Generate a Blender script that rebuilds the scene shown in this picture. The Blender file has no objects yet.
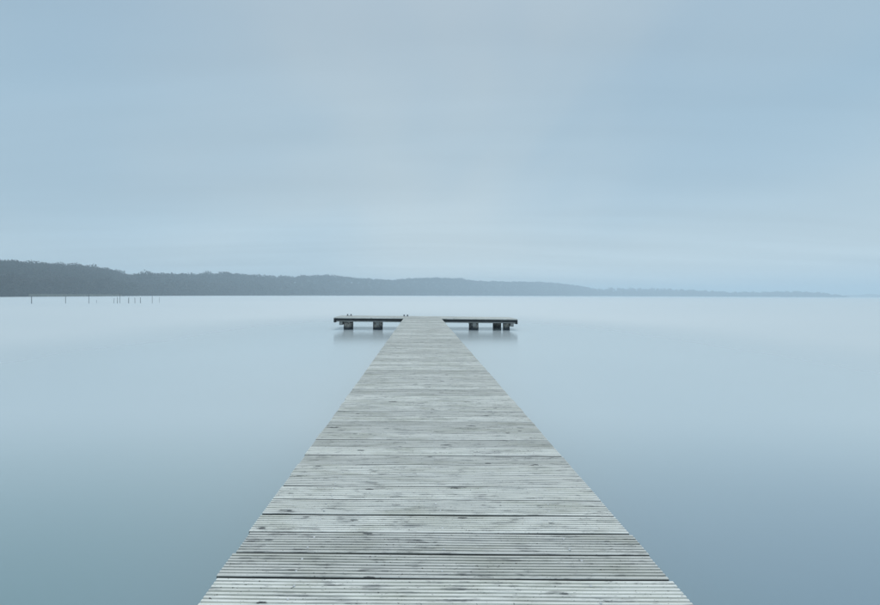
import bpy, bmesh, math, random
import numpy as np
from mathutils import Vector, Matrix

random.seed(7)
rng = np.random.default_rng(7)
scene = bpy.context.scene
COL = scene.collection
R = math.radians

# ------------------------------------------------------------------ camera
F_PX, W_PX, H_PX = 391.0, 880.0, 605.0        # focal length in photo pixels
VPX, VPY = 420.6, 294.8                       # where the jetty lines meet
WATER_TO_EYE = 1.70
DECK_Z = 0.562                                # deck top above the water
cam_data = bpy.data.cameras.new('camera')
cam_data.sensor_width = 36.0
cam_data.lens = 36.0 * F_PX / W_PX
cam_data.shift_x = (W_PX / 2 - VPX) / W_PX
cam_data.shift_y = -(H_PX / 2 - VPY) / W_PX
cam_data.clip_start = 0.05
cam_data.clip_end = 30000
cam = bpy.data.objects.new('camera', cam_data)
cam.location = (0, 0, WATER_TO_EYE)
cam.rotation_euler = (R(90), 0.0, 0)
ROLL = 0.004
cam.rotation_euler = (Matrix.Rotation(R(90), 3, 'X') @ Matrix.Rotation(ROLL, 3, 'Z')).to_euler()
COL.objects.link(cam)
scene.camera = cam

# ------------------------------------------------------------------ world
SUN_EL, SUN_AZ = R(66), R(4)                # azimuth from +Y towards +X
world = bpy.data.worlds.new('World')
scene.world = world
world.use_nodes = True
nt = world.node_tree
nt.nodes.clear()


def N(tree, kind, **kw):
    n = tree.nodes.new(kind)
    for k, v in kw.items():
        if hasattr(n, k):
            setattr(n, k, v)
        else:
            n.inputs[k].default_value = v
    return n


def L(tree, a, b):
    tree.links.new(a, b)


def mapping(tree, src, scale=(1, 1, 1), loc=(0, 0, 0), rot=(0, 0, 0)):
    m = tree.nodes.new('ShaderNodeMapping')
    m.inputs['Scale'].default_value = scale
    m.inputs['Location'].default_value = loc
    m.inputs['Rotation'].default_value = rot
    tree.links.new(src, m.inputs['Vector'])
    return m.outputs['Vector']


def noise(tree, vec, scale, detail=4.0, rough=0.55, dist=0.0):
    n = tree.nodes.new('ShaderNodeTexNoise')
    n.inputs['Scale'].default_value = scale
    n.inputs['Detail'].default_value = detail
    n.inputs['Roughness'].default_value = rough
    n.inputs['Distortion'].default_value = dist
    tree.links.new(vec, n.inputs['Vector'])
    return n.outputs['Fac']


def ramp(tree, fac, stops, interp='LINEAR'):
    r = tree.nodes.new('ShaderNodeValToRGB')
    cr = r.color_ramp
    cr.interpolation = interp
    while len(cr.elements) < len(stops):
        cr.elements.new(0.5)
    for e, (p, c) in zip(cr.elements, stops):
        e.position = p
        e.color = (c, c, c, 1) if not isinstance(c, tuple) else (*c, 1)
    tree.links.new(fac, r.inputs['Fac'])
    return r.outputs['Color']


def mix(tree, a, b, fac, mode='MIX'):
    m = tree.nodes.new('ShaderNodeMix')
    m.data_type = 'RGBA'
    m.blend_type = mode
    for sock, v in ((m.inputs[0], fac), (m.inputs[6], a), (m.inputs[7], b)):
        if isinstance(v, (int, float)):
            sock.default_value = v
        elif isinstance(v, tuple):
            sock.default_value = (*v, 1)
        else:
            tree.links.new(v, sock)
    return m.outputs[2]


def math_node(tree, op, a, b=0.0, clamp=False):
    m = tree.nodes.new('ShaderNodeMath')
    m.operation = op
    m.use_clamp = clamp
    for sock, v in ((m.inputs[0], a), (m.inputs[1], b)):
        if isinstance(v, (int, float)):
            sock.default_value = v
        else:
            tree.links.new(v, sock)
    return m.outputs[0]


sky = N(nt, 'ShaderNodeTexSky', sky_type='NISHITA', sun_disc=False,
        sun_elevation=SUN_EL, sun_rotation=SUN_AZ, air_density=1.0,
        dust_density=1.5, ozone_density=1.5)
geo = N(nt, 'ShaderNodeTexCoord')
dirv = geo.outputs['Generated']
sep = N(nt, 'ShaderNodeSeparateXYZ')
L(nt, dirv, sep.inputs[0])
elev = math_node(nt, 'MAXIMUM', sep.outputs['Z'], 0.0)
# an even stratus layer: paler and greener near the horizon, cooler above
CL = 10.0
strat = ramp(nt, elev, [(0.0, (.70, .785, .815)), (.16, (.565, .675, .725)),
                        (.36, (.495, .61, .67)), (.62, (.46, .565, .635)), (1.0, (.46, .56, .63))])
# broad soft thin places where the blue shows, and faint drawn-out streaks
thin = noise(nt, mapping(nt, dirv, (1.15, 1.15, 1.5), (10.4225, 10.9686, 0.2291)), 1.15, 3.0, 0.45, 0.3)
thin_f = ramp(nt, thin, [(.30, 0.0), (.76, 1.0)], 'EASE')
thin_f = math_node(nt, 'MULTIPLY', thin_f, ramp(nt, elev, [(.02, .6), (.40, 1.0)]))
zc = math_node(nt, 'ADD', elev, 0.07)
lay = N(nt, 'ShaderNodeCombineXYZ')
L(nt, math_node(nt, 'DIVIDE', sep.outputs['X'], zc), lay.inputs[0])
L(nt, math_node(nt, 'DIVIDE', sep.outputs['Y'], zc), lay.inputs[1])
streak = noise(nt, mapping(nt, lay.outputs[0], (.16, .85, 1.0), (2.2, 5.3, 0), (0, 0, .05)), 1.0, 4.0, 0.5, 0.35)
streak_f = ramp(nt, streak, [(.25, .89), (.75, 1.09)])
cloud = mix(nt, strat, streak_f, 1.0, 'MULTIPLY')
cloud_b = mix(nt, cloud, (.68, .835, .965), thin_f, 'MULTIPLY')
cloud_s = mix(nt, cloud_b, (CL, CL, CL), 1.0, 'MULTIPLY')
skymix = mix(nt, sky.outputs['Color'], cloud_s, 0.90)
bg = N(nt, 'ShaderNodeBackground', Strength=0.1)
L(nt, skymix, bg.inputs['Color'])
out = N(nt, 'ShaderNodeOutputWorld')
L(nt, bg.outputs[0], out.inputs['Surface'])

# ------------------------------------------------------------------ sun behind the cloud
sun_d = bpy.data.lights.new('sun', 'SUN')
sun_d.energy = 1.4
sun_d.angle = R(32)
sun_d.color = (1.0, .97, .93)
sun = bpy.data.objects.new('sun', sun_d)
d = Vector((math.sin(SUN_AZ) * math.cos(SUN_EL), math.cos(SUN_AZ) * math.cos(SUN_EL), math.sin(SUN_EL)))
sun.rotation_euler = (-d).to_track_quat('-Z', 'Y').to_euler()
COL.objects.link(sun)

scene.view_settings.view_transform = 'Standard'
scene.view_settings.look = 'None'
scene.view_settings.exposure = 0.0
scene.view_settings.gamma = 1.0
scene.view_settings.use_curve_mapping = False
scene.render.engine = 'CYCLES'
scene.cycles.max_bounces = 8
scene.cycles.volume_bounces = 2
scene.cycles.use_denoising = True


# ------------------------------------------------------------------ helpers
def material(name):
    m = bpy.data.materials.new(name)
    m.use_nodes = True
    t = m.node_tree
    return m, t, t.nodes['Principled BSDF']


def link(o, parent=None):
    COL.objects.link(o)
    if parent is not None:
        o.parent = parent
    return o


def tag(o, label=None, cat=None, group=None, kind=None):
    if label: o['label'] = label
    if cat: o['category'] = cat
    if group: o['group'] = group
    if kind: o['kind'] = kind
    return o


def mesh_obj(name, verts, faces, mat, parent=None, loc=(0, 0, 0), rot=(0, 0, 0), smooth=False):
    me = bpy.data.meshes.new(name)
    me.from_pydata(verts, [], faces)
    me.validate()
    me.update()
    if smooth:
        me.polygons.foreach_set('use_smooth', [True] * len(me.polygons))
    me.materials.append(mat)
    o = bpy.data.objects.new(name, me)
    o.location = loc
    o.rotation_euler = rot
    return link(o, parent)


def bm_obj(name, bm, mat, parent=None, loc=(0, 0, 0), rot=(0, 0, 0), smooth=False):
    me = bpy.data.meshes.new(name)
    bm.to_mesh(me)
    bm.free()
    if smooth:
        me.polygons.foreach_set('use_smooth', [True] * len(me.polygons))
    me.materials.append(mat)
    o = bpy.data.objects.new(name, me)
    o.location = loc
    o.rotation_euler = rot
    return link(o, parent)


def box_bm(sx, sy, sz, bevel=0.0):
    bm = bmesh.new()
    bmesh.ops.create_cube(bm, size=1.0)
    bmesh.ops.scale(bm, vec=(sx, sy, sz), verts=bm.verts)
    if bevel:
        bmesh.ops.bevel(bm, geom=bm.edges[:], offset=bevel, segments=1, affect='EDGES')
    return bm


def fast_mesh(name, V, T, mat, loc=(0, 0, 0)):
    """V (n,3) float, T (m,3) int -> one mesh object"""
    me = bpy.data.meshes.new(name)
    me.vertices.add(len(V))
    me.vertices.foreach_set('co', np.ascontiguousarray(V, dtype=np.float32).ravel())
    me.loops.add(len(T) * 3)
    me.loops.foreach_set('vertex_index', np.ascontiguousarray(T, dtype=np.int32).ravel())
    me.polygons.add(len(T))
    me.polygons.foreach_set('loop_start', np.arange(0, len(T) * 3, 3, dtype=np.int32))
    me.polygons.foreach_set('loop_total', np.full(len(T), 3, dtype=np.int32))
    me.update(calc_edges=True)
    me.materials.append(mat)
    o = bpy.data.objects.new(name, me)
    o.location = loc
    return link(o)


# ------------------------------------------------------------------ materials
def make_wood(name, light, dark, algae, knots=True, rough=0.72, bright_var=0.16):
    m, t, b = material(name)
    tc = N(t, 'ShaderNodeTexCoord')
    oi = N(t, 'ShaderNodeObjectInfo')
    off = N(t, 'ShaderNodeVectorMath', operation='SCALE')
    off.inputs[0].default_value = (37.0, 53.0, 29.0)
    L(t, oi.outputs['Random'], off.inputs['Scale'])
    add = N(t, 'ShaderNodeVectorMath', operation='ADD')
    L(t, tc.outputs['Object'], add.inputs[0])
    L(t, off.outputs[0], add.inputs[1])
    v = add.outputs[0]
    grain = noise(t, mapping(t, v, (1.6, 70, 40)), 1.0, 6.0, 0.62, 0.4)
    grain2 = noise(t, mapping(t, v, (9, 300, 120)), 1.0, 4.0, 0.65)
    blotch = noise(t, mapping(t, v, (2.2, 9, 6)), 1.0, 5.0, 0.6, 0.6)
    streak = noise(t, mapping(t, v, (1.3, 34, 12), (3, 1, 2)), 1.0, 5.0, 0.65, 0.9)
    crack = noise(t, mapping(t, v, (11.0, 260, 60), (7, 4, 2)), 1.0, 3.0, 0.6, 0.5)
    patch = noise(t, mapping(t, v, (7.0, 30, 8), (1, 8, 2)), 1.0, 4.0, 0.6, 0.5)
    speck = noise(t, mapping(t, v, (70, 240, 90)), 1.0, 2.0, 0.5)
    c = mix(t, dark, light, ramp(t, grain, [(.30, 0.0), (.50, 1.0)]))
    c = mix(t, c, (.60, .61, .62), math_node(t, 'MULTIPLY', ramp(t, grain2, [(.52, 0.0), (.68, 1.0)]), .5), 'MULTIPLY')
    c = mix(t, c, algae, math_node(t, 'MULTIPLY', ramp(t, blotch, [(.46, 0.0), (.68, 1.0)]), .60))
    c = mix(t, c, (.55, .56, .58), math_node(t, 'MULTIPLY', ramp(t, streak, [(.58, 0.0), (.68, 1.0)]), .55), 'MULTIPLY')
    # dark checks gather in worn patches
    chk = math_node(t, 'MULTIPLY', ramp(t, crack, [(.48, 0.0), (.57, 1.0)]), ramp(t, patch, [(.52, 0.0), (.62, 1.0)]))
    c = mix(t, c, (.10, .105, .115), math_node(t, 'MULTIPLY', chk, .62))
    c = mix(t, c, (.12, .12, .12), math_node(t, 'MULTIPLY', ramp(t, speck, [(.665, 0.0), (.72, 1.0)]), .8))
    bump_h = grain
    if knots:
        vo = N(t, 'ShaderNodeTexVoronoi', feature='F1')
        vo.inputs['Scale'].default_value = 1.0
        vo.inputs['Randomness'].default_value = 1.0
        wob = noise(t, mapping(t, v, (24, 130, 60)), 1.0, 4.0, 0.65)
        L(t, mapping(t, v, (2.6, 11.0, 4.0)), vo.inputs['Vector'])
        sepc = N(t, 'ShaderNodeSeparateColor')
        L(t, vo.outputs['Color'], sepc.inputs[0])
        # radius differs from knot to knot, most cells hold none
        rad = math_node(t, 'MULTIPLY', math_node(t, 'SUBTRACT', sepc.outputs[0], 0.42, True), 0.30)
        dist = math_node(t, 'ADD', vo.outputs['Distance'], math_node(t, 'MULTIPLY', math_node(t, 'SUBTRACT', wob, 0.5), .42))
        kn = math_node(t, 'MULTIPLY', math_node(t, 'SUBTRACT', rad, dist), 22.0, True)
        c = mix(t, c, (.075, .078, .082), math_node(t, 'MULTIPLY', kn, .85))
        vs_ = N(t, 'ShaderNodeTexVoronoi', feature='F1')
        vs_.inputs['Scale'].default_value = 1.0
        L(t, mapping(t, v, (5.5, 20.0, 5.0), (2.7, 1.1, .4)), vs_.inputs['Vector'])
        sc2 = N(t, 'ShaderNodeSeparateColor')
        L(t, vs_.outputs['Color'], sc2.inputs[0])
        rad2 = math_node(t, 'MULTIPLY', math_node(t, 'SUBTRACT', sc2.outputs[1], 0.52, True), 0.38)
        dist2 = math_node(t, 'ADD', vs_.outputs['Distance'], math_node(t, 'MULTIPLY', math_node(t, 'SUBTRACT', wob, 0.5), .35))
        kn2 = math_node(t, 'MULTIPLY', math_node(t, 'SUBTRACT', rad2, dist2), 20.0, True)
        c = mix(t, c, (.07, .073, .08), math_node(t, 'MULTIPLY', kn2, .85))
    hv = ramp(t, oi.outputs['Random'], [(0.0, 1.0 - bright_var), (1.0, 1.0 + bright_var * .7)])
    c = mix(t, c, hv, 1.0, 'MULTIPLY')
    L(t, c, b.inputs['Base Color'])
    b.inputs['Roughness'].default_value = rough
    b.inputs['Specular IOR Level'].default_value = 0.35
    bp = N(t, 'ShaderNodeBump')
    bp.inputs['Strength'].default_value = 0.35
    bp.inputs['Distance'].default_value = 0.003
    L(t, bump_h, bp.inputs['Height'])
    L(t, bp.outputs[0], b.inputs['Normal'])
    return m


M_PLANK = make_wood('weathered_deck_wood', (.80, .80, .75), (.60, .605, .575), (.50, .505, .43))
M_GAP_SHADE = make_wood('gap_shade_plank_edge', (.17, .175, .165), (.09, .095, .09), (.12, .13, .10), False, .85)  # dark side faces paint in the shade of the gaps between boards
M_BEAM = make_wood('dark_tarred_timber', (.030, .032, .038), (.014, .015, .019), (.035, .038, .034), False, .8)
M_LEDGER = make_wood('grey_ledger_timber', (.36, .36, .35), (.20, .205, .20), (.24, .25, .20), False, .8)

# round piles: pale flaking upper part, wet dark weed round the waterline
m, t, b = material('pile_concrete')
tc = N(t, 'ShaderNodeTexCoord')
v = tc.outputs['Object']
n1 = noise(t, mapping(t, v, (1, 1, 1)), 7.0, 5.0, .65, .5)
n2 = noise(t, mapping(t, v, (1, 1, .5), (3, 2, 1)), 3.2, 4.0, .6, .3)
pale = mix(t, (.06, .062, .072), (.40, .37, .32), ramp(t, n1, [(.42, 0.0), (.56, 1.0)]))
sp = N(t, 'ShaderNodeSeparateXYZ')
L(t, v, sp.inputs[0])
hgt = math_node(t, 'ADD', sp.outputs['Z'], math_node(t, 'MULTIPLY', math_node(t, 'SUBTRACT', n2, .5), .22))
wet = ramp(t, hgt, [(.07, 1.0), (.21, 0.0)])
c = mix(t, pale, (.020, .026, .034), wet)
L(t, c, b.inputs['Base Color'])
b.inputs['Roughness'].default_value = .7
bp = N(t, 'ShaderNodeBump')
bp.inputs['Distance'].default_value = .02
L(t, n1, bp.inputs['Height'])
L(t, bp.outputs[0], b.inputs['Normal'])
M_PILE = m

m, t, b = material('galvanised_iron')
tc = N(t, 'ShaderNodeTexCoord')
c = mix(t, (.16, .175, .19), (.30, .315, .33), noise(t, tc.outputs['Object'], 30.0, 3.0))
L(t, c, b.inputs['Base Color'])
b.inputs['Metallic'].default_value = .3
b.inputs['Roughness'].default_value = .55
M_IRON = m

m, t, b = material('screw_steel')
tc = N(t, 'ShaderNodeTexCoord')
c = mix(t, (.45, .46, .46), (.75, .76, .76), noise(t, tc.outputs['Object'], 9.0, 2.0))
L(t, c, b.inputs['Base Color'])
b.inputs['Metallic'].default_value = .25
b.inputs['Roughness'].default_value = .45
M_SCREW = m

m, t, b = material('stake_wood')
tc = N(t, 'ShaderNodeTexCoord')
c = mix(t, (.05, .052, .065), (.11, .115, .125), noise(t, mapping(t, tc.outputs['Object'], (20, 20, 2)), 1.0, 4.0))
L(t, c, b.inputs['Base Color'])
b.inputs['Roughness'].default_value = .85
M_STAKE = m

m, t, b = material('bare_woodland')
tc = N(t, 'ShaderNodeTexCoord')
big = noise(t, mapping(t, tc.outputs['Object'], (1, 1, 1)), .018, 3.0)
fine = noise(t, mapping(t, tc.outputs['Object'], (1, 1, 1)), .16, 4.0, .6)
c = mix(t, (.042, .036, .034), (.080, .068, .058), ramp(t, fine, [(.35, 0.0), (.66, 1.0)]))
c = mix(t, c, (.036, .046, .034), ramp(t, big, [(.50, 0.0), (.62, .8)]))
L(t, c, b.inputs['Base Color'])
b.inputs['Roughness'].default_value = .95
b.inputs['Specular IOR Level'].default_value = .1
M_WOOD = m

m, t, b = material('woodland_floor')
tc = N(t, 'ShaderNodeTexCoord')
c = mix(t, (.035, .032, .028), (.075, .07, .05), noise(t, tc.outputs['Object'], .06, 5.0))
L(t, c, b.inputs['Base Color'])
b.inputs['Roughness'].default_value = .95
M_HILL = m

m, t, b = material('winter_reed')
tc = N(t, 'ShaderNodeTexCoord')
c = mix(t, (.16, .15, .115), (.31, .295, .225), noise(t, tc.outputs['Object'], .35, 4.0))
L(t, c, b.inputs['Base Color'])
b.inputs['Roughness'].default_value = .9
M_REED = m

# calm lake water: still in the lee of the jetty, wind-ruffled farther out
m, t, b = material('lake_water')
gp = N(t, 'ShaderNodeNewGeometry')
lee = mapping(t, gp.outputs['Position'], (1 / 6.0, 1 / 11.0, 0), (-.25 / 6.0, -11.5 / 11.0, 0))
vm = N(t, 'ShaderNodeVectorMath', operation='LENGTH')
L(t, lee, vm.inputs[0])
mr = N(t, 'ShaderNodeMapRange')
mr.interpolation_type = 'SMOOTHSTEP'
mr.inputs['From Min'].default_value = .75
mr.inputs['From Max'].default_value = 3.0
mr.inputs['To Min'].default_value = .16
mr.inputs['To Max'].default_value = .50
L(t, vm.outputs['Value'], mr.inputs['Value'])
wind = noise(t, mapping(t, gp.outputs['Position'], (.006, .045, 1)), 1.0, 4.0, .55, .5)
rgh = math_node(t, 'MULTIPLY', mr.outputs[0], ramp(t, wind, [(.3, .78), (.7, 1.15)]))
L(t, rgh, b.inputs['Roughness'])
fade_noise = noise(t, mapping(t, gp.outputs['Position'], (.22, .16, 1), (5, 2, 0)), 1.0, 3.0, .5, .6)
# sky reflection painted into the water colour: dark close by, pale farther out
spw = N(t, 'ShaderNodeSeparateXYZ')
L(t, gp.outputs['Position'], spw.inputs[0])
off_shore = math_node(t, 'ADD', spw.outputs['Y'], math_node(t, 'MULTIPLY', math_node(t, 'SUBTRACT', fade_noise, .5), .35))
sky_fade = N(t, 'ShaderNodeMapRange')
sky_fade.interpolation_type = 'SMOOTHSTEP'
sky_fade.inputs['From Min'].default_value = .6
sky_fade.inputs['From Max'].default_value = 5.8
L(t, off_shore, sky_fade.inputs['Value'])
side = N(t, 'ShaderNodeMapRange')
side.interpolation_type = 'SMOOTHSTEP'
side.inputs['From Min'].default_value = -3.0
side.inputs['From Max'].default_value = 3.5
L(t, math_node(t, 'ADD', spw.outputs['X'], math_node(t, 'MULTIPLY', math_node(t, 'SUBTRACT', fade_noise, .5), 5.0)), side.inputs['Value'])
near_tone = mix(t, (.11, .225, .235), (.11, .205, .27), side.outputs[0])  # close-by water tone, teal on the left, bluer on the right
c = mix(t, near_tone, (.57, .645, .665), sky_fade.outputs[0])
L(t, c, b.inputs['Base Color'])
b.inputs['IOR'].default_value = 3.0
M_WATER = m

# ------------------------------------------------------------------ lake
def ring_sheet(name, mat, z, radii, seg=72):
    vs, fs = [(0, 0, z)], []
    for r in radii:
        for k in range(seg):
            a = 2 * math.pi * k / seg
            vs.append((r * math.cos(a), r * math.sin(a), z))
    for k in range(seg):
        fs.append((0, 1 + k, 1 + (k + 1) % seg))
    for i in range(len(radii) - 1):
        a0, b0 = 1 + i * seg, 1 + (i + 1) * seg
        for k in range(seg):
            k2 = (k + 1) % seg
            fs.append((a0 + k, b0 + k, b0 + k2, a0 + k2))
    return mesh_obj(name, vs, fs, mat)


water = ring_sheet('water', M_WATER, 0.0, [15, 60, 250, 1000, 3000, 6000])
tag(water, 'smooth pale blue lake water around the jetty', 'water', kind='structure')

# ------------------------------------------------------------------ far shore: hills, woods, reeds
# photo column, distance of the shore, height of the tree line in photo rows
SKY_LINE = [(-420, 250), (-200, 253), (-60, 256.5), (0, 258.5), (20, 260), (40, 261.5), (60, 262), (75, 263), (90, 264.5),
            (100, 266), (110, 267), (120, 270.5), (128, 273), (140, 272.8), (152, 272.3), (170, 271.5), (190, 273),
            (215, 271.2), (235, 272), (250, 274), (275, 275), (290, 276), (300, 274.8), (315, 274), (330, 274.5),
            (350, 276.5), (375, 278), (395, 279.2), (412, 277.2), (430, 276.8), (445, 277), (460, 278), (480, 280.5),
            (515, 281), (535, 281.2), (550, 282), (570, 284), (585, 286.2), (595, 288), (640, 287.6), (660, 288),
            (680, 288.5), (700, 289.8), (730, 291.3), (760, 291.5), (780, 290.8), (805, 291), (820, 292), (840, 294.6), (850, 296.4)]
DIST = [(-420, 230), (-60, 245), (0, 255), (100, 310), (150, 370), (300, 540), (450, 800), (560, 1050), (620, 1240), (800, 1300), (850, 1320)]
sx_, sy_ = np.array(SKY_LINE, float).T
dx_, dd_ = np.array(DIST, float).T


def horizon_y(px):
    return VPY + ROLL * (px - VPX)


def shore(px, extra=0.0):
    """world position of the shore seen at a photo column, set back by extra metres along the line of sight"""
    D = np.interp(px, dx_, dd_) + extra
    tx = (px - VPX) / F_PX
    c = math.sqrt(1 + tx * tx)
    return D * tx / c, D / c


def top_height(px, extra=0.0):
    D = np.interp(px, dx_, dd_) + extra
    tx = (px - VPX) / F_PX
    lump = 0.0 if px < 596 else .42 * math.sin(px * .61) + .36 * math.sin(px * 1.07 + 1) + .2 * math.sin(px * .23)
    return WATER_TO_EYE + (horizon_y(px) - np.interp(px, sx_, sy_) + lump) / F_PX * D / math.sqrt(1 + tx * tx)


def tree_h(px):
    return min(13.0 if px < 590 else 18.0, max(4.0, top_height(px) * (.62 if px < 590 else .82)))


BACK = 110.0


def hill_profile(px, r):
    """ground height at depth r (0 shore .. 1 crest)"""
    crest = max(.5, top_height(px, r * BACK) - tree_h(px))
    s = r * r * (3 - 2 * r)
    return .25 + s * crest


def hill(name, p0, p1, n, label):
    vs, fs = [], []
    rows = [-.06, 0, .06, .25, .45, .65, .85, 1.0, 1.35]
    pxs = np.linspace(p0, p1, n)
    for px in pxs:
        for r in rows:
            x, y = shore(px, r * BACK)
            if r < 0: z = -.6
            elif r > 1: z = hill_profile(px, 1.0) * .5
            else: z = hill_profile(px, r) * (1 if r else .1)
            vs.append((x, y, z))
    k = len(rows)
    for i in range(n - 1):
        for j in range(k - 1):
            a = i * k + j
            fs.append((a, a + 1, a + k + 1, a + k))
    o = mesh_obj(name, vs, fs, M_HILL, smooth=True)
    return tag(o, label, 'hill', kind='structure')


hill('hill', -420, 131, 70, 'low wooded hill rising at the left edge of the far shore')
hill('hill', 131.3, 592, 90, 'long low wooded ridge along the far shore')
hill('hill', 592.3, 850, 50, 'thin flat spit of land at the right end of the far shore')


def crown_proto(nt_, seed, shape, tw=1.0):
    """a bare winter crown: twig-sized faces spread through an uneven crown, plus a trunk and limbs; unit height"""
    g = np.random.default_rng(seed)
    V, T = [], []
    lobes = []
    for k in range(7):
        a = g.uniform(0, 2 * math.pi)
        rr = g.uniform(0, .20) * shape
        lobes.append((rr * math.cos(a), rr * math.sin(a), g.uniform(.30, .82), g.uniform(.13, .23)))
    for k in range(nt_):
        lx, ly, lz, lr = lobes[g.integers(len(lobes))]
        dv = g.normal(size=3)
        dv /= np.linalg.norm(dv)
        rad = lr * g.uniform(.2, 1.0) ** .5
        c = np.array((lx, ly, lz)) + dv * rad * np.array((1.1 * shape, 1.1 * shape, .9))
        c[2] = min(c[2], .985)
        ax = dv * .7 + np.array((0, 0, .5)) + g.normal(size=3) * .4
        ax /= np.linalg.norm(ax)
        bx = np.cross(ax, g.normal(size=3))
        bx /= np.linalg.norm(bx)
        s = g.uniform(.034, .075) * tw
        i = len(V)
        V += [c - bx * s * .55, c + bx * s * .55, c + ax * s * 1.25]
        T.append((i, i + 1, i + 2))
    def limb(p, q, r0, r1):
        p, q = np.array(p), np.array(q)
        ax = (q - p) / np.linalg.norm(q - p)
        u = np.cross(ax, (0.3, 1, .2)); u /= np.linalg.norm(u)
        w = np.cross(ax, u)
        i = len(V)
        for P, rr in ((p, r0), (q, r1)):
            for a in (0, 2.094, 4.189):
                V.append(P + (u * math.cos(a) + w * math.sin(a)) * rr)
        for k in range(3):
            k2 = (k + 1) % 3
            T.append((i + k, i + k2, i + 3 + k2)); T.append((i + k, i + 3 + k2, i + 3 + k))
    nc = len(T)
    limb((0, 0, -.12), (0, 0, .5), .024, .014)
    for lx, ly, lz, lr in lobes[:5]:
        limb((0, 0, .30), (lx, ly, lz), .012, .004)
    return np.array(V), np.array(T), nc


PROTOS = [crown_proto(230, 100 + k, 1.0 + .12 * (k % 3)) for k in range(8)]
PROTOS_FAR = [crown_proto(130, 200 + k, 1.05 + .15 * (k % 3), 1.5) for k in range(8)]


def wood(name, p0, p1, label, spacing, rows, protos, fat=1.0, seed=1):
    g = np.random.default_rng(seed)
    VV, TT, n = [], [], 0
    px = p0
    while px < p1:
        D = float(np.interp(px, dx_, dd_))
        tx = (px - VPX) / F_PX
        for r in rows:
            p = px + g.uniform(-.5, .5) * spacing * F_PX / D
            p = min(max(p, p0), p1)
            rr = min(1.0, max(0.02, r + g.uniform(-.05, .05)))
            x, y = shore(p, rr * BACK)
            base = hill_profile(p, rr)
            h = tree_h(p) * (g.uniform(.55, 1.12) if p > 590 else g.uniform(.82, 1.10) if rr > .8 else g.uniform(.7, 1.05))
            lim = top_height(p, rr * BACK) * (1.0 + (.045 if p < 590 else .12) * g.normal()) - base
            h = max(2.0, min(h, lim if lim > 2 else 2.0))
            V, T, _ = protos[g.integers(len(protos))]
            a = g.uniform(0, 2 * math.pi)
            w = h * fat * g.uniform(.9, 1.25)
            ca, sa = math.cos(a), math.sin(a)
            P = np.empty_like(V)
            P[:, 0] = (V[:, 0] * ca - V[:, 1] * sa) * w + x
            P[:, 1] = (V[:, 0] * sa + V[:, 1] * ca) * w + y
            P[:, 2] = V[:, 2] * h + base
            VV.append(P); TT.append(T + n); n += len(V)
        px += spacing * F_PX / D * (1 / math.sqrt(1 + tx * tx)) * .75
    # undergrowth along the shore and between the trunks
    px = p0
    while px < p1:
        D = float(np.interp(px, dx_, dd_))
        for r in (0.03, .12, .3, .55, .8, .97):
            p = px + g.uniform(-.5, .5) * 3 * F_PX / D
            p = min(max(p, p0), p1)
            x, y = shore(p, r * BACK)
            base = hill_profile(p, r)
            V, T, _ = PROTOS_FAR[g.integers(8)]
            h = min(g.uniform(3.0, 5.5), top_height(p) * .7)
            w = h * 1.7
            a = g.uniform(0, 6.28); ca, sa = math.cos(a), math.sin(a)
            P = np.empty_like(V)
            P[:, 0] = (V[:, 0] * ca - V[:, 1] * sa) * w + x
            P[:, 1] = (V[:, 0] * sa + V[:, 1] * ca) * w + y
            P[:, 2] = (V[:, 2] - .38) * h * 1.4 + base
            VV.append(P); TT.append(T + n); n += len(V)
        px += 3.2 * F_PX / D
    o = fast_mesh(name, np.concatenate(VV), np.concatenate(TT), M_WOOD)
    return tag(o, label, 'woodland', kind='stuff')


ROWS = (0.03, .16, .30, .45, .60, .74, .86, .93, .98, 1.0)
wood('woodland', -300, 131, 'dark bare winter wood covering the hill at the left', 5.0, ROWS, PROTOS, 1.0, 1)
wood('woodland', 131.5, 592, 'hazy blue-grey wood along the long ridge of the far shore', 7.0, ROWS, PROTOS_FAR, 1.15, 2)
wood('woodland', 592.5, 846, 'faint pale wood on the flat spit at the right', 8.0, ROWS[::2], PROTOS_FAR, .85, 3)

# two taller trees standing out of the saddle between the hill and the ridge
def lone_tree(px, top_row, back, proto_seed, fat, label):
    D = np.interp(px, dx_, dd_) + back
    x, y = shore(px, back)
    base = hill_profile(px, min(1, back / BACK))
    c = math.sqrt(1 + ((px - VPX) / F_PX) ** 2)
    top = WATER_TO_EYE + (horizon_y(px) - top_row) / F_PX * D / c
    h = top - base
    V, T, nc = crown_proto(420, proto_seed, 1.0)
    S = V * np.array((h * fat, h * fat, h))
    root = bpy.data.objects.new('tree', None)
    root.location = (x, y, base)
    link(root)
    tag(root, label, 'tree', 'tall trees above the saddle')
    used = T[:nc].max() + 1
    o1 = fast_mesh('crown', S[:used], T[:nc], M_WOOD)
    o2 = fast_mesh('trunk', S[used:], T[nc:] - used, M_WOOD)
    o1.parent = root; o2.parent = root


lone_tree(140.5, 269.2, 60, 31, 1.0, 'left one of two taller trees rising above the dip in the treeline')
lone_tree(148.0, 269.8, 75, 47, 1.0, 'right one of two taller trees rising above the dip in the treeline')


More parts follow.
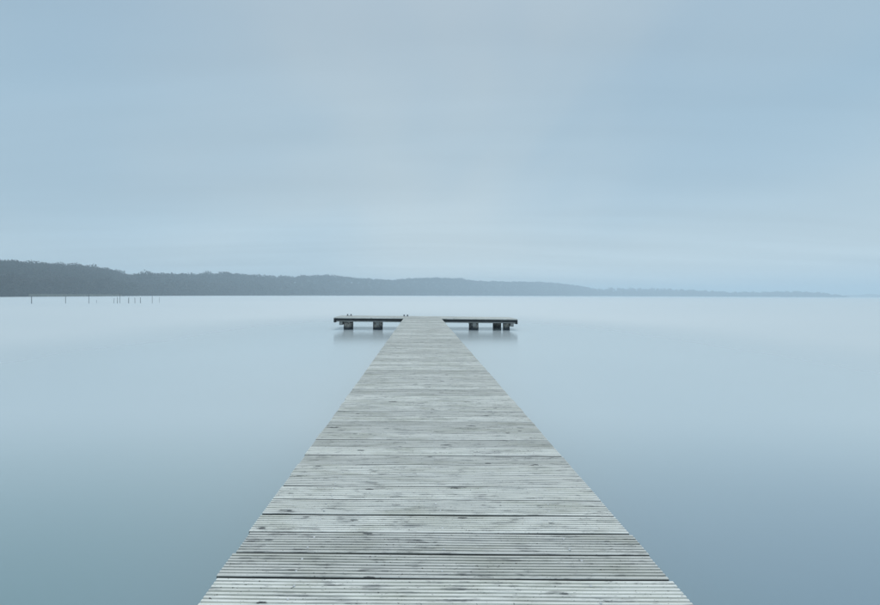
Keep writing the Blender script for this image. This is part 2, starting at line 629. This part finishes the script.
# farther, very faint land beyond the tip of the spit
def far_land():
    vs, fs = [], []
    pxs = np.linspace(838, 1150, 40)
    for i, px in enumerate(pxs):
        D = 1750.0
        tx = (px - VPX) / F_PX; c = math.sqrt(1 + tx * tx)
        h = 10.0 * min(1, i / 5.0) + 4 * math.sin(i * .7) + 2 * math.sin(i * 1.9)
        for dd, z in ((-20, -.6), (0, .3), (60, max(.6, h * .8)), (160, max(.8, h)), (400, .5)):
            vs.append(((D + dd) * tx / c, (D + dd) / c, z))
    for i in range(39):
        for j in range(4):
            a = i * 5 + j
            fs.append((a, a + 1, a + 6, a + 5))
    o = mesh_obj('hill', vs, fs, M_HILL, smooth=True)
    tag(o, 'barely visible land on the horizon at the right edge', 'hill', kind='structure')


far_land()


def reeds(p0, p1, n, hmin, hmax, label, seed):
    g = np.random.default_rng(seed)
    V, T = [], []
    for k in range(n):
        px = g.uniform(p0, p1)
        x, y = shore(px, g.uniform(-6, 1.5))
        h = g.uniform(hmin, hmax)
        a = g.uniform(0, 3.14); w = g.uniform(.05, .13)
        lx, ly = g.normal() * .12, g.normal() * .12
        i = len(V)
        V += [(x - w * math.cos(a), y - w * math.sin(a), -.1), (x + w * math.cos(a), y + w * math.sin(a), -.1),
              (x + lx, y + ly, h)]
        T.append((i, i + 1, i + 2))
    o = fast_mesh('reed_bed', np.array(V), np.array(T), M_REED)
    tag(o, label, 'reeds', kind='stuff')


reeds(29, 121, 9000, .9, 1.6, 'thin straw-coloured reed belt at the foot of the left hill', 5)
reeds(290, 318, 2500, .8, 1.5, 'short pale reed belt below the middle of the ridge', 6)

reeds(646, 704, 5000, 1.0, 2.4, 'faint pale reed line at the foot of the wood on the spit', 8)

# ------------------------------------------------------------------ jetty
XL, XR = -0.815, 1.006                      # edges of the walkway
Y0, Y1 = -2.95, 18.86                       # its ends
PITCH = 0.150
TILT = 0.0058                               # the head has settled to the right
PX0, PX1 = -4.20, 4.70                      # platform extent
PY0, PY1 = 18.88, 20.75

jetty = bpy.data.objects.new('jetty', None)
jetty.location = (0, 0, 0)
link(jetty)
tag(jetty, 'weathered grey T-shaped wooden jetty reaching out over the lake', 'jetty')


def plank_mesh(length, width, thick, ridges, seed, segs=5, edge=True):
    """a decking board with grooves running along it"""
    g = random.Random(seed)
    prof = [(-width / 2, -thick), (-width / 2, -.0025)]
    pitch = width / ridges
    y = -width / 2 + .0025
    for k in range(ridges):
        a = -width / 2 + (0.0025 if k == 0 else pitch * k + .0040)
        bb = width / 2 - .0025 if k == ridges - 1 else -width / 2 + pitch * (k + 1) - .0040
        prof += [(a, 0.0), (bb, 0.0)]
        if k < ridges - 1:
            dp = g.uniform(.0085, .0110)
            prof += [(bb + .0008, -dp), (bb + .0072, -dp)]
    prof += [(width / 2, -.0025), (width / 2, -thick)]
    n = len(prof)
    vs, fs = [], []
    dl, dr = g.uniform(-.002, .002), g.uniform(-.002, .002)
    for s in range(segs + 1):
        u = s / segs
        x = -length / 2 + dl + (length - dl + dr) * u
        zz = g.uniform(-.0012, .0012)
        yy = g.uniform(-.0012, .0012)
        for (py, pz) in prof:
            tz = zz if pz > -thick * .9 else 0
            vs.append((x, py + yy, pz + tz + (g.uniform(-.0006, .0006) if pz > -.001 else 0)))
    for s in range(segs):
        for j in range(n - 1):
            a = s * n + j
            fs.append((a, a + n, a + n + 1, a + 1))
        fs.append((s * n + n - 1, s * n + 2 * n - 1, s * n + n, s * n))
    fs.append(tuple(range(n)))
    fs.append(tuple(segs * n + j for j in reversed(range(n))))
    me = bpy.data.meshes.new('plank')
    me.from_pydata(vs, [], fs)
    me.validate()
    me.update()
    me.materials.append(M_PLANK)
    me.materials.append(M_GAP_SHADE)
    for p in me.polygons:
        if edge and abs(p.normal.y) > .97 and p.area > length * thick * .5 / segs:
            p.material_index = 1  # long sides take the painted gap shade
    return me


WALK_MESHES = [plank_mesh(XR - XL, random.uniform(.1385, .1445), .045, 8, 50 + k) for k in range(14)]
xc = (XL + XR) / 2
screws_V, screws_F = [], []


def add_screw(x, y, z, r=.0060):
    i = len(screws_V)
    for k in range(6):
        a = k * math.pi / 3
        screws_V.append((x + r * math.cos(a), y + r * math.sin(a), z))
    for k in range(6):
        a = k * math.pi / 3
        screws_V.append((x + r * .6 * math.cos(a), y + r * .6 * math.sin(a), z + .0016))
    screws_F.append(tuple(range(i + 6, i + 12)))
    for k in range(6):
        screws_F.append((i + k, i + (k + 1) % 6, i + 6 + (k + 1) % 6, i + 6 + k))


start = 1.570 - PITCH * 30                   # a joint falls where the photograph shows one
k = 0
last = -1
while True:
    yc = start + PITCH * (k + .5)
    k += 1
    if yc > Y1 - PITCH * .4:
        break
    if yc < Y0 + PITCH * .4:
        continue
    pick = random.randrange(len(WALK_MESHES))
    if pick == last:
        pick = (pick + 5) % len(WALK_MESHES)
    last = pick
    o = bpy.data.objects.new('plank', WALK_MESHES[pick])
    yaw = -.006 * math.exp(-((yc - 2.6) / 1.4) ** 2) + random.uniform(-.0012, .0012)
    flip = math.pi if random.random() < .5 else 0
    jx = random.uniform(-.005, .005)
    jz = random.uniform(-.0008, .0008)
    o.location = (xc + jx, yc + random.uniform(-.0012, .0012), DECK_Z + jz)
    o.rotation_euler = (random.uniform(-.0025, .0025), 0, yaw + flip)
    link(o, jetty)
    for sx in (-.50, .685, .10):
        for sy in (-.040, .036):
            if random.random() < (.85 if abs(sx) > .2 else .5):
                xx = sx + random.uniform(-.014, .014)
                add_screw(xx, yc + sy + random.uniform(-.008, .008) + (xx - xc) * yaw, DECK_Z + jz + .0003)

so = mesh_obj('screw_heads', screws_V, screws_F, M_SCREW, jetty)
so['kind'] = 'stuff'


# bearers under the walkway
def beam(name, x0, x1, y0, y1, z0, z1, mat, bevel=.006, tilt=False):
    cx, cy, cz = (x0 + x1) / 2, (y0 + y1) / 2, (z0 + z1) / 2
    o = bm_obj(name, box_bm(x1 - x0, y1 - y0, z1 - z0, bevel), mat, jetty)
    if tilt:
        o.location = (cx, cy, cz - TILT * (cx - .1))
        o.rotation_euler = (0, TILT, 0)
    else:
        o.location = (cx, cy, cz)
    return o


def pile(x, y, r, top, name='pile', seg=20, mat=None):
    g = random.Random(int((x * 13 + y * 7) * 100))
    bm = bmesh.new()
    rings = []
    zs = [-.9, -.2, 0.0, .08, .16, top * .8, top]
    for z in zs:
        ring = []
        for k in range(seg):
            a = 2 * math.pi * k / seg
            rr = r * (1 + g.uniform(-.025, .025))
            ring.append(bm.verts.new((rr * math.cos(a), rr * math.sin(a), z)))
        rings.append(ring)
    for i in range(len(rings) - 1):
        for k in range(seg):
            k2 = (k + 1) % seg
            bm.faces.new((rings[i][k], rings[i][k2], rings[i + 1][k2], rings[i + 1][k]))
    bm.faces.new(rings[-1])
    return bm_obj(name, bm, mat or M_PILE, jetty, (x, y, 0), (0, 0, g.uniform(0, 6)), smooth=False)


for sx in (-.50, .095, .685):
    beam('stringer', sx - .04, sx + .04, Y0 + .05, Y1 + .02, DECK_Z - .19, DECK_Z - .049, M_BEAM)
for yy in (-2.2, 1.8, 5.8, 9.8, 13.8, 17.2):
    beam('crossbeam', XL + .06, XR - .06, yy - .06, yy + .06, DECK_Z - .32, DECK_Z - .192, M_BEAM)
    for sx in (-.50, .685):
        pile(sx, yy, .085, DECK_Z - .322, seg=12)

# the head of the T
def tz(x):
    return -TILT * (x - .1)


seg_x = [PX0, -1.35, 1.75, PX1]
rows = 12
rp = (PY1 - PY0) / rows
PLAT_MESHES = {}
for s in range(3):
    ln = seg_x[s + 1] - seg_x[s] - .006
    PLAT_MESHES[s] = [plank_mesh(ln, rp - .008, .040, 8, 300 + s * 10 + q, 6, False) for q in range(4)]
for r_ in range(rows):
    for s in range(3):
        o = bpy.data.objects.new('plank', PLAT_MESHES[s][random.randrange(4)])
        cx = (seg_x[s] + seg_x[s + 1]) / 2
        o.location = (cx, PY0 + rp * (r_ + .5), DECK_Z + .004 + tz(cx) + random.uniform(-.002, .002))
        o.rotation_euler = (0, TILT, random.choice((0, math.pi)) if False else 0)
        link(o, jetty)

ZD = DECK_Z - .037
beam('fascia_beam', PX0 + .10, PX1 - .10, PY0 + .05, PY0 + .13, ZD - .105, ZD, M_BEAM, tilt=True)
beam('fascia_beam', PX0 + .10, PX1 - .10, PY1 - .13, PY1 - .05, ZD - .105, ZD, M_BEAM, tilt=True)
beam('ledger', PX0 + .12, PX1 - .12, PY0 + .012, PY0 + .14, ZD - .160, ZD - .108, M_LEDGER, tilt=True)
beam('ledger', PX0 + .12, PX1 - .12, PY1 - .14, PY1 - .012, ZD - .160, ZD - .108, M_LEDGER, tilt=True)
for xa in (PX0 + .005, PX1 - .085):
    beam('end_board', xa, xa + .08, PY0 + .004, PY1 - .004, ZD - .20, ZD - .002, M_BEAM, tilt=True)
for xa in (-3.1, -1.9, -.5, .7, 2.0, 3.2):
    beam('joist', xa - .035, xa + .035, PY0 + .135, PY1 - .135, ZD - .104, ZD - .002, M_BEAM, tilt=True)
# bearers that carry the head from pile to pile, their ends showing beside the outer piles
for xa in (-3.86, -2.08, 2.61, 4.44):
    beam('crossbeam', xa - .075, xa + .075, PY0 + .05, PY1 - .10, ZD - .325, ZD - .163, M_LEDGER, tilt=True)

top_z = lambda x: ZD - .164 + tz(x)
for (x, y, r_) in ((-3.54, 19.18, .225), (-2.08, 19.18, .232), (2.61, 19.18, .235), (4.21, 19.18, .165),
                   (3.98, 20.35, .215), (-3.72, 20.4, .215), (-2.26, 20.4, .215), (2.78, 20.4, .215)):
    pile(x, y, r_, top_z(x))


# ------------------------------------------------------------------ small iron bollards on the head
def bollard(x, y, label, proto=None):
    root = bpy.data.objects.new('mooring_bollard', None)
    root.location = (x, y, DECK_Z + .005 + tz(x))
    root.rotation_euler = (0, TILT, 0)
    link(root)
    tag(root, label, 'bollard', 'small iron bollards on the platform')
    if proto:
        for ch in proto.children:
            c_ = ch.copy(); link(c_, root)
            for g_ in ch.children:
                e_ = g_.copy(); link(e_, c_)
        return root
    bm_obj('base_plate', box_bm(.30, .12, .012, .003), M_IRON, root, (0, 0, .006))
    for sx in (-.09, .09):
        bm = bmesh.new()
        bmesh.ops.create_cone(bm, cap_ends=True, segments=12, radius1=.036, radius2=.030, depth=.055)
        p = bm_obj('post', bm, M_IRON, root, (sx, 0, .039), smooth=False)
        bm = bmesh.new()
        bmesh.ops.create_uvsphere(bm, u_segments=12, v_segments=8, radius=.045)
        bmesh.ops.scale(bm, vec=(1, 1, .55), verts=bm.verts)
        bm_obj('cap', bm, M_IRON, p, (0, 0, .030), smooth=True)
    return root


b0 = bollard(-3.73, 20.5, 'small twin-post iron bollard near the left end of the jetty platform')
bollard(-.77, 20.5, 'small twin-post iron bollard at the back of the platform, beside the end of the walkway', b0)

# ------------------------------------------------------------------ stakes in the shallows
STAKES = [  # column, foot row, top row, thickness, lean, label
    (31.6, 303.6, 296.2, .20, .00, 'thickest dark stake standing alone at the far left of the row in the water'),
    (65.6, 303.4, 296.6, .15, .01, 'lone thin stake, second from the left in the row in the water'),
    (89.0, 303.4, 294.6, .13, -.02, 'tall thin stake, third from the left in the row in the water'),
    (96.5, 303.0, 299.8, .09, .02, 'short stub of a stake just right of the tall third one'),
    (113.8, 303.2, 298.0, .11, .09, 'leaning stake at the left of the close cluster in the water'),
    (117.4, 303.4, 297.0, .14, .03, 'stake touching the left side of the tallest stake in the cluster'),
    (119.9, 303.2, 293.6, .12, .00, 'tallest stake of the cluster, reaching above the waterline of the shore'),
    (128.7, 303.3, 297.6, .19, .02, 'thick faint stake right of the tallest one in the cluster'),
    (135.0, 303.2, 297.6, .14, -.03, 'thin faint stake between two thicker ones in the cluster'),
    (140.6, 303.2, 297.4, .17, -.05, 'faint stake at the right end of the close cluster'),
    (152.3, 303.2, 295.8, .13, .00, 'tall dark stake standing right of the cluster'),
    (159.5, 302.8, 297.2, .08, -.01, 'very thin stake at the far right of the row in the water'),
]
for (px, foot, top, th, lean, label) in STAKES:
    hy = horizon_y(px)
    y = WATER_TO_EYE * F_PX / (foot - hy)
    x = (px - VPX) / F_PX * y
    h = (foot - top) / F_PX * y
    bm = bmesh.new()
    seg = 8
    g = random.Random(int(px * 10))
    zs = [-.8, 0, h * .35, h * .7, h * .96, h]
    rs = [1, 1, .95, .9, .85, .55]
    rings = []
    for z, rr in zip(zs, rs):
        ox = lean * z + g.uniform(-.012, .012)
        rings.append([bm.verts.new((ox + th * .24 * rr * math.cos(a) * g.uniform(.9, 1.1), th * .24 * rr * math.sin(a), z))
                      for a in [2 * math.pi * q / seg for q in range(seg)]])
    for i in range(len(rings) - 1):
        for q in range(seg):
            q2 = (q + 1) % seg
            bm.faces.new((rings[i][q], rings[i][q2], rings[i + 1][q2], rings[i + 1][q]))
    bm.faces.new(rings[-1])
    o = bm_obj('wooden_stake', bm, M_STAKE, None, (x, y, 0))
    tag(o, label, 'stake', 'stakes standing in the water')

# ------------------------------------------------------------------ haze over the lake
m = bpy.data.materials.new('lake_haze')
m.use_nodes = True
t = m.node_tree
t.nodes.clear()
pv = N(t, 'ShaderNodeVolumePrincipled')
pv.inputs['Color'].default_value = (.775, .905, .99, 1)
pv.inputs['Density'].default_value = .00128
pv.inputs['Anisotropy'].default_value = 0.0
om = N(t, 'ShaderNodeOutputMaterial')
L(t, pv.outputs[0], om.inputs['Volume'])
HZ = 50.0
hz = bm_obj('haze', box_bm(12600, 12600, HZ + 2.0), m, None, (0, 0, (HZ - 2.0) / 2))
tag(hz, 'thin cool haze lying over the lake and far shore', 'haze', kind='stuff')
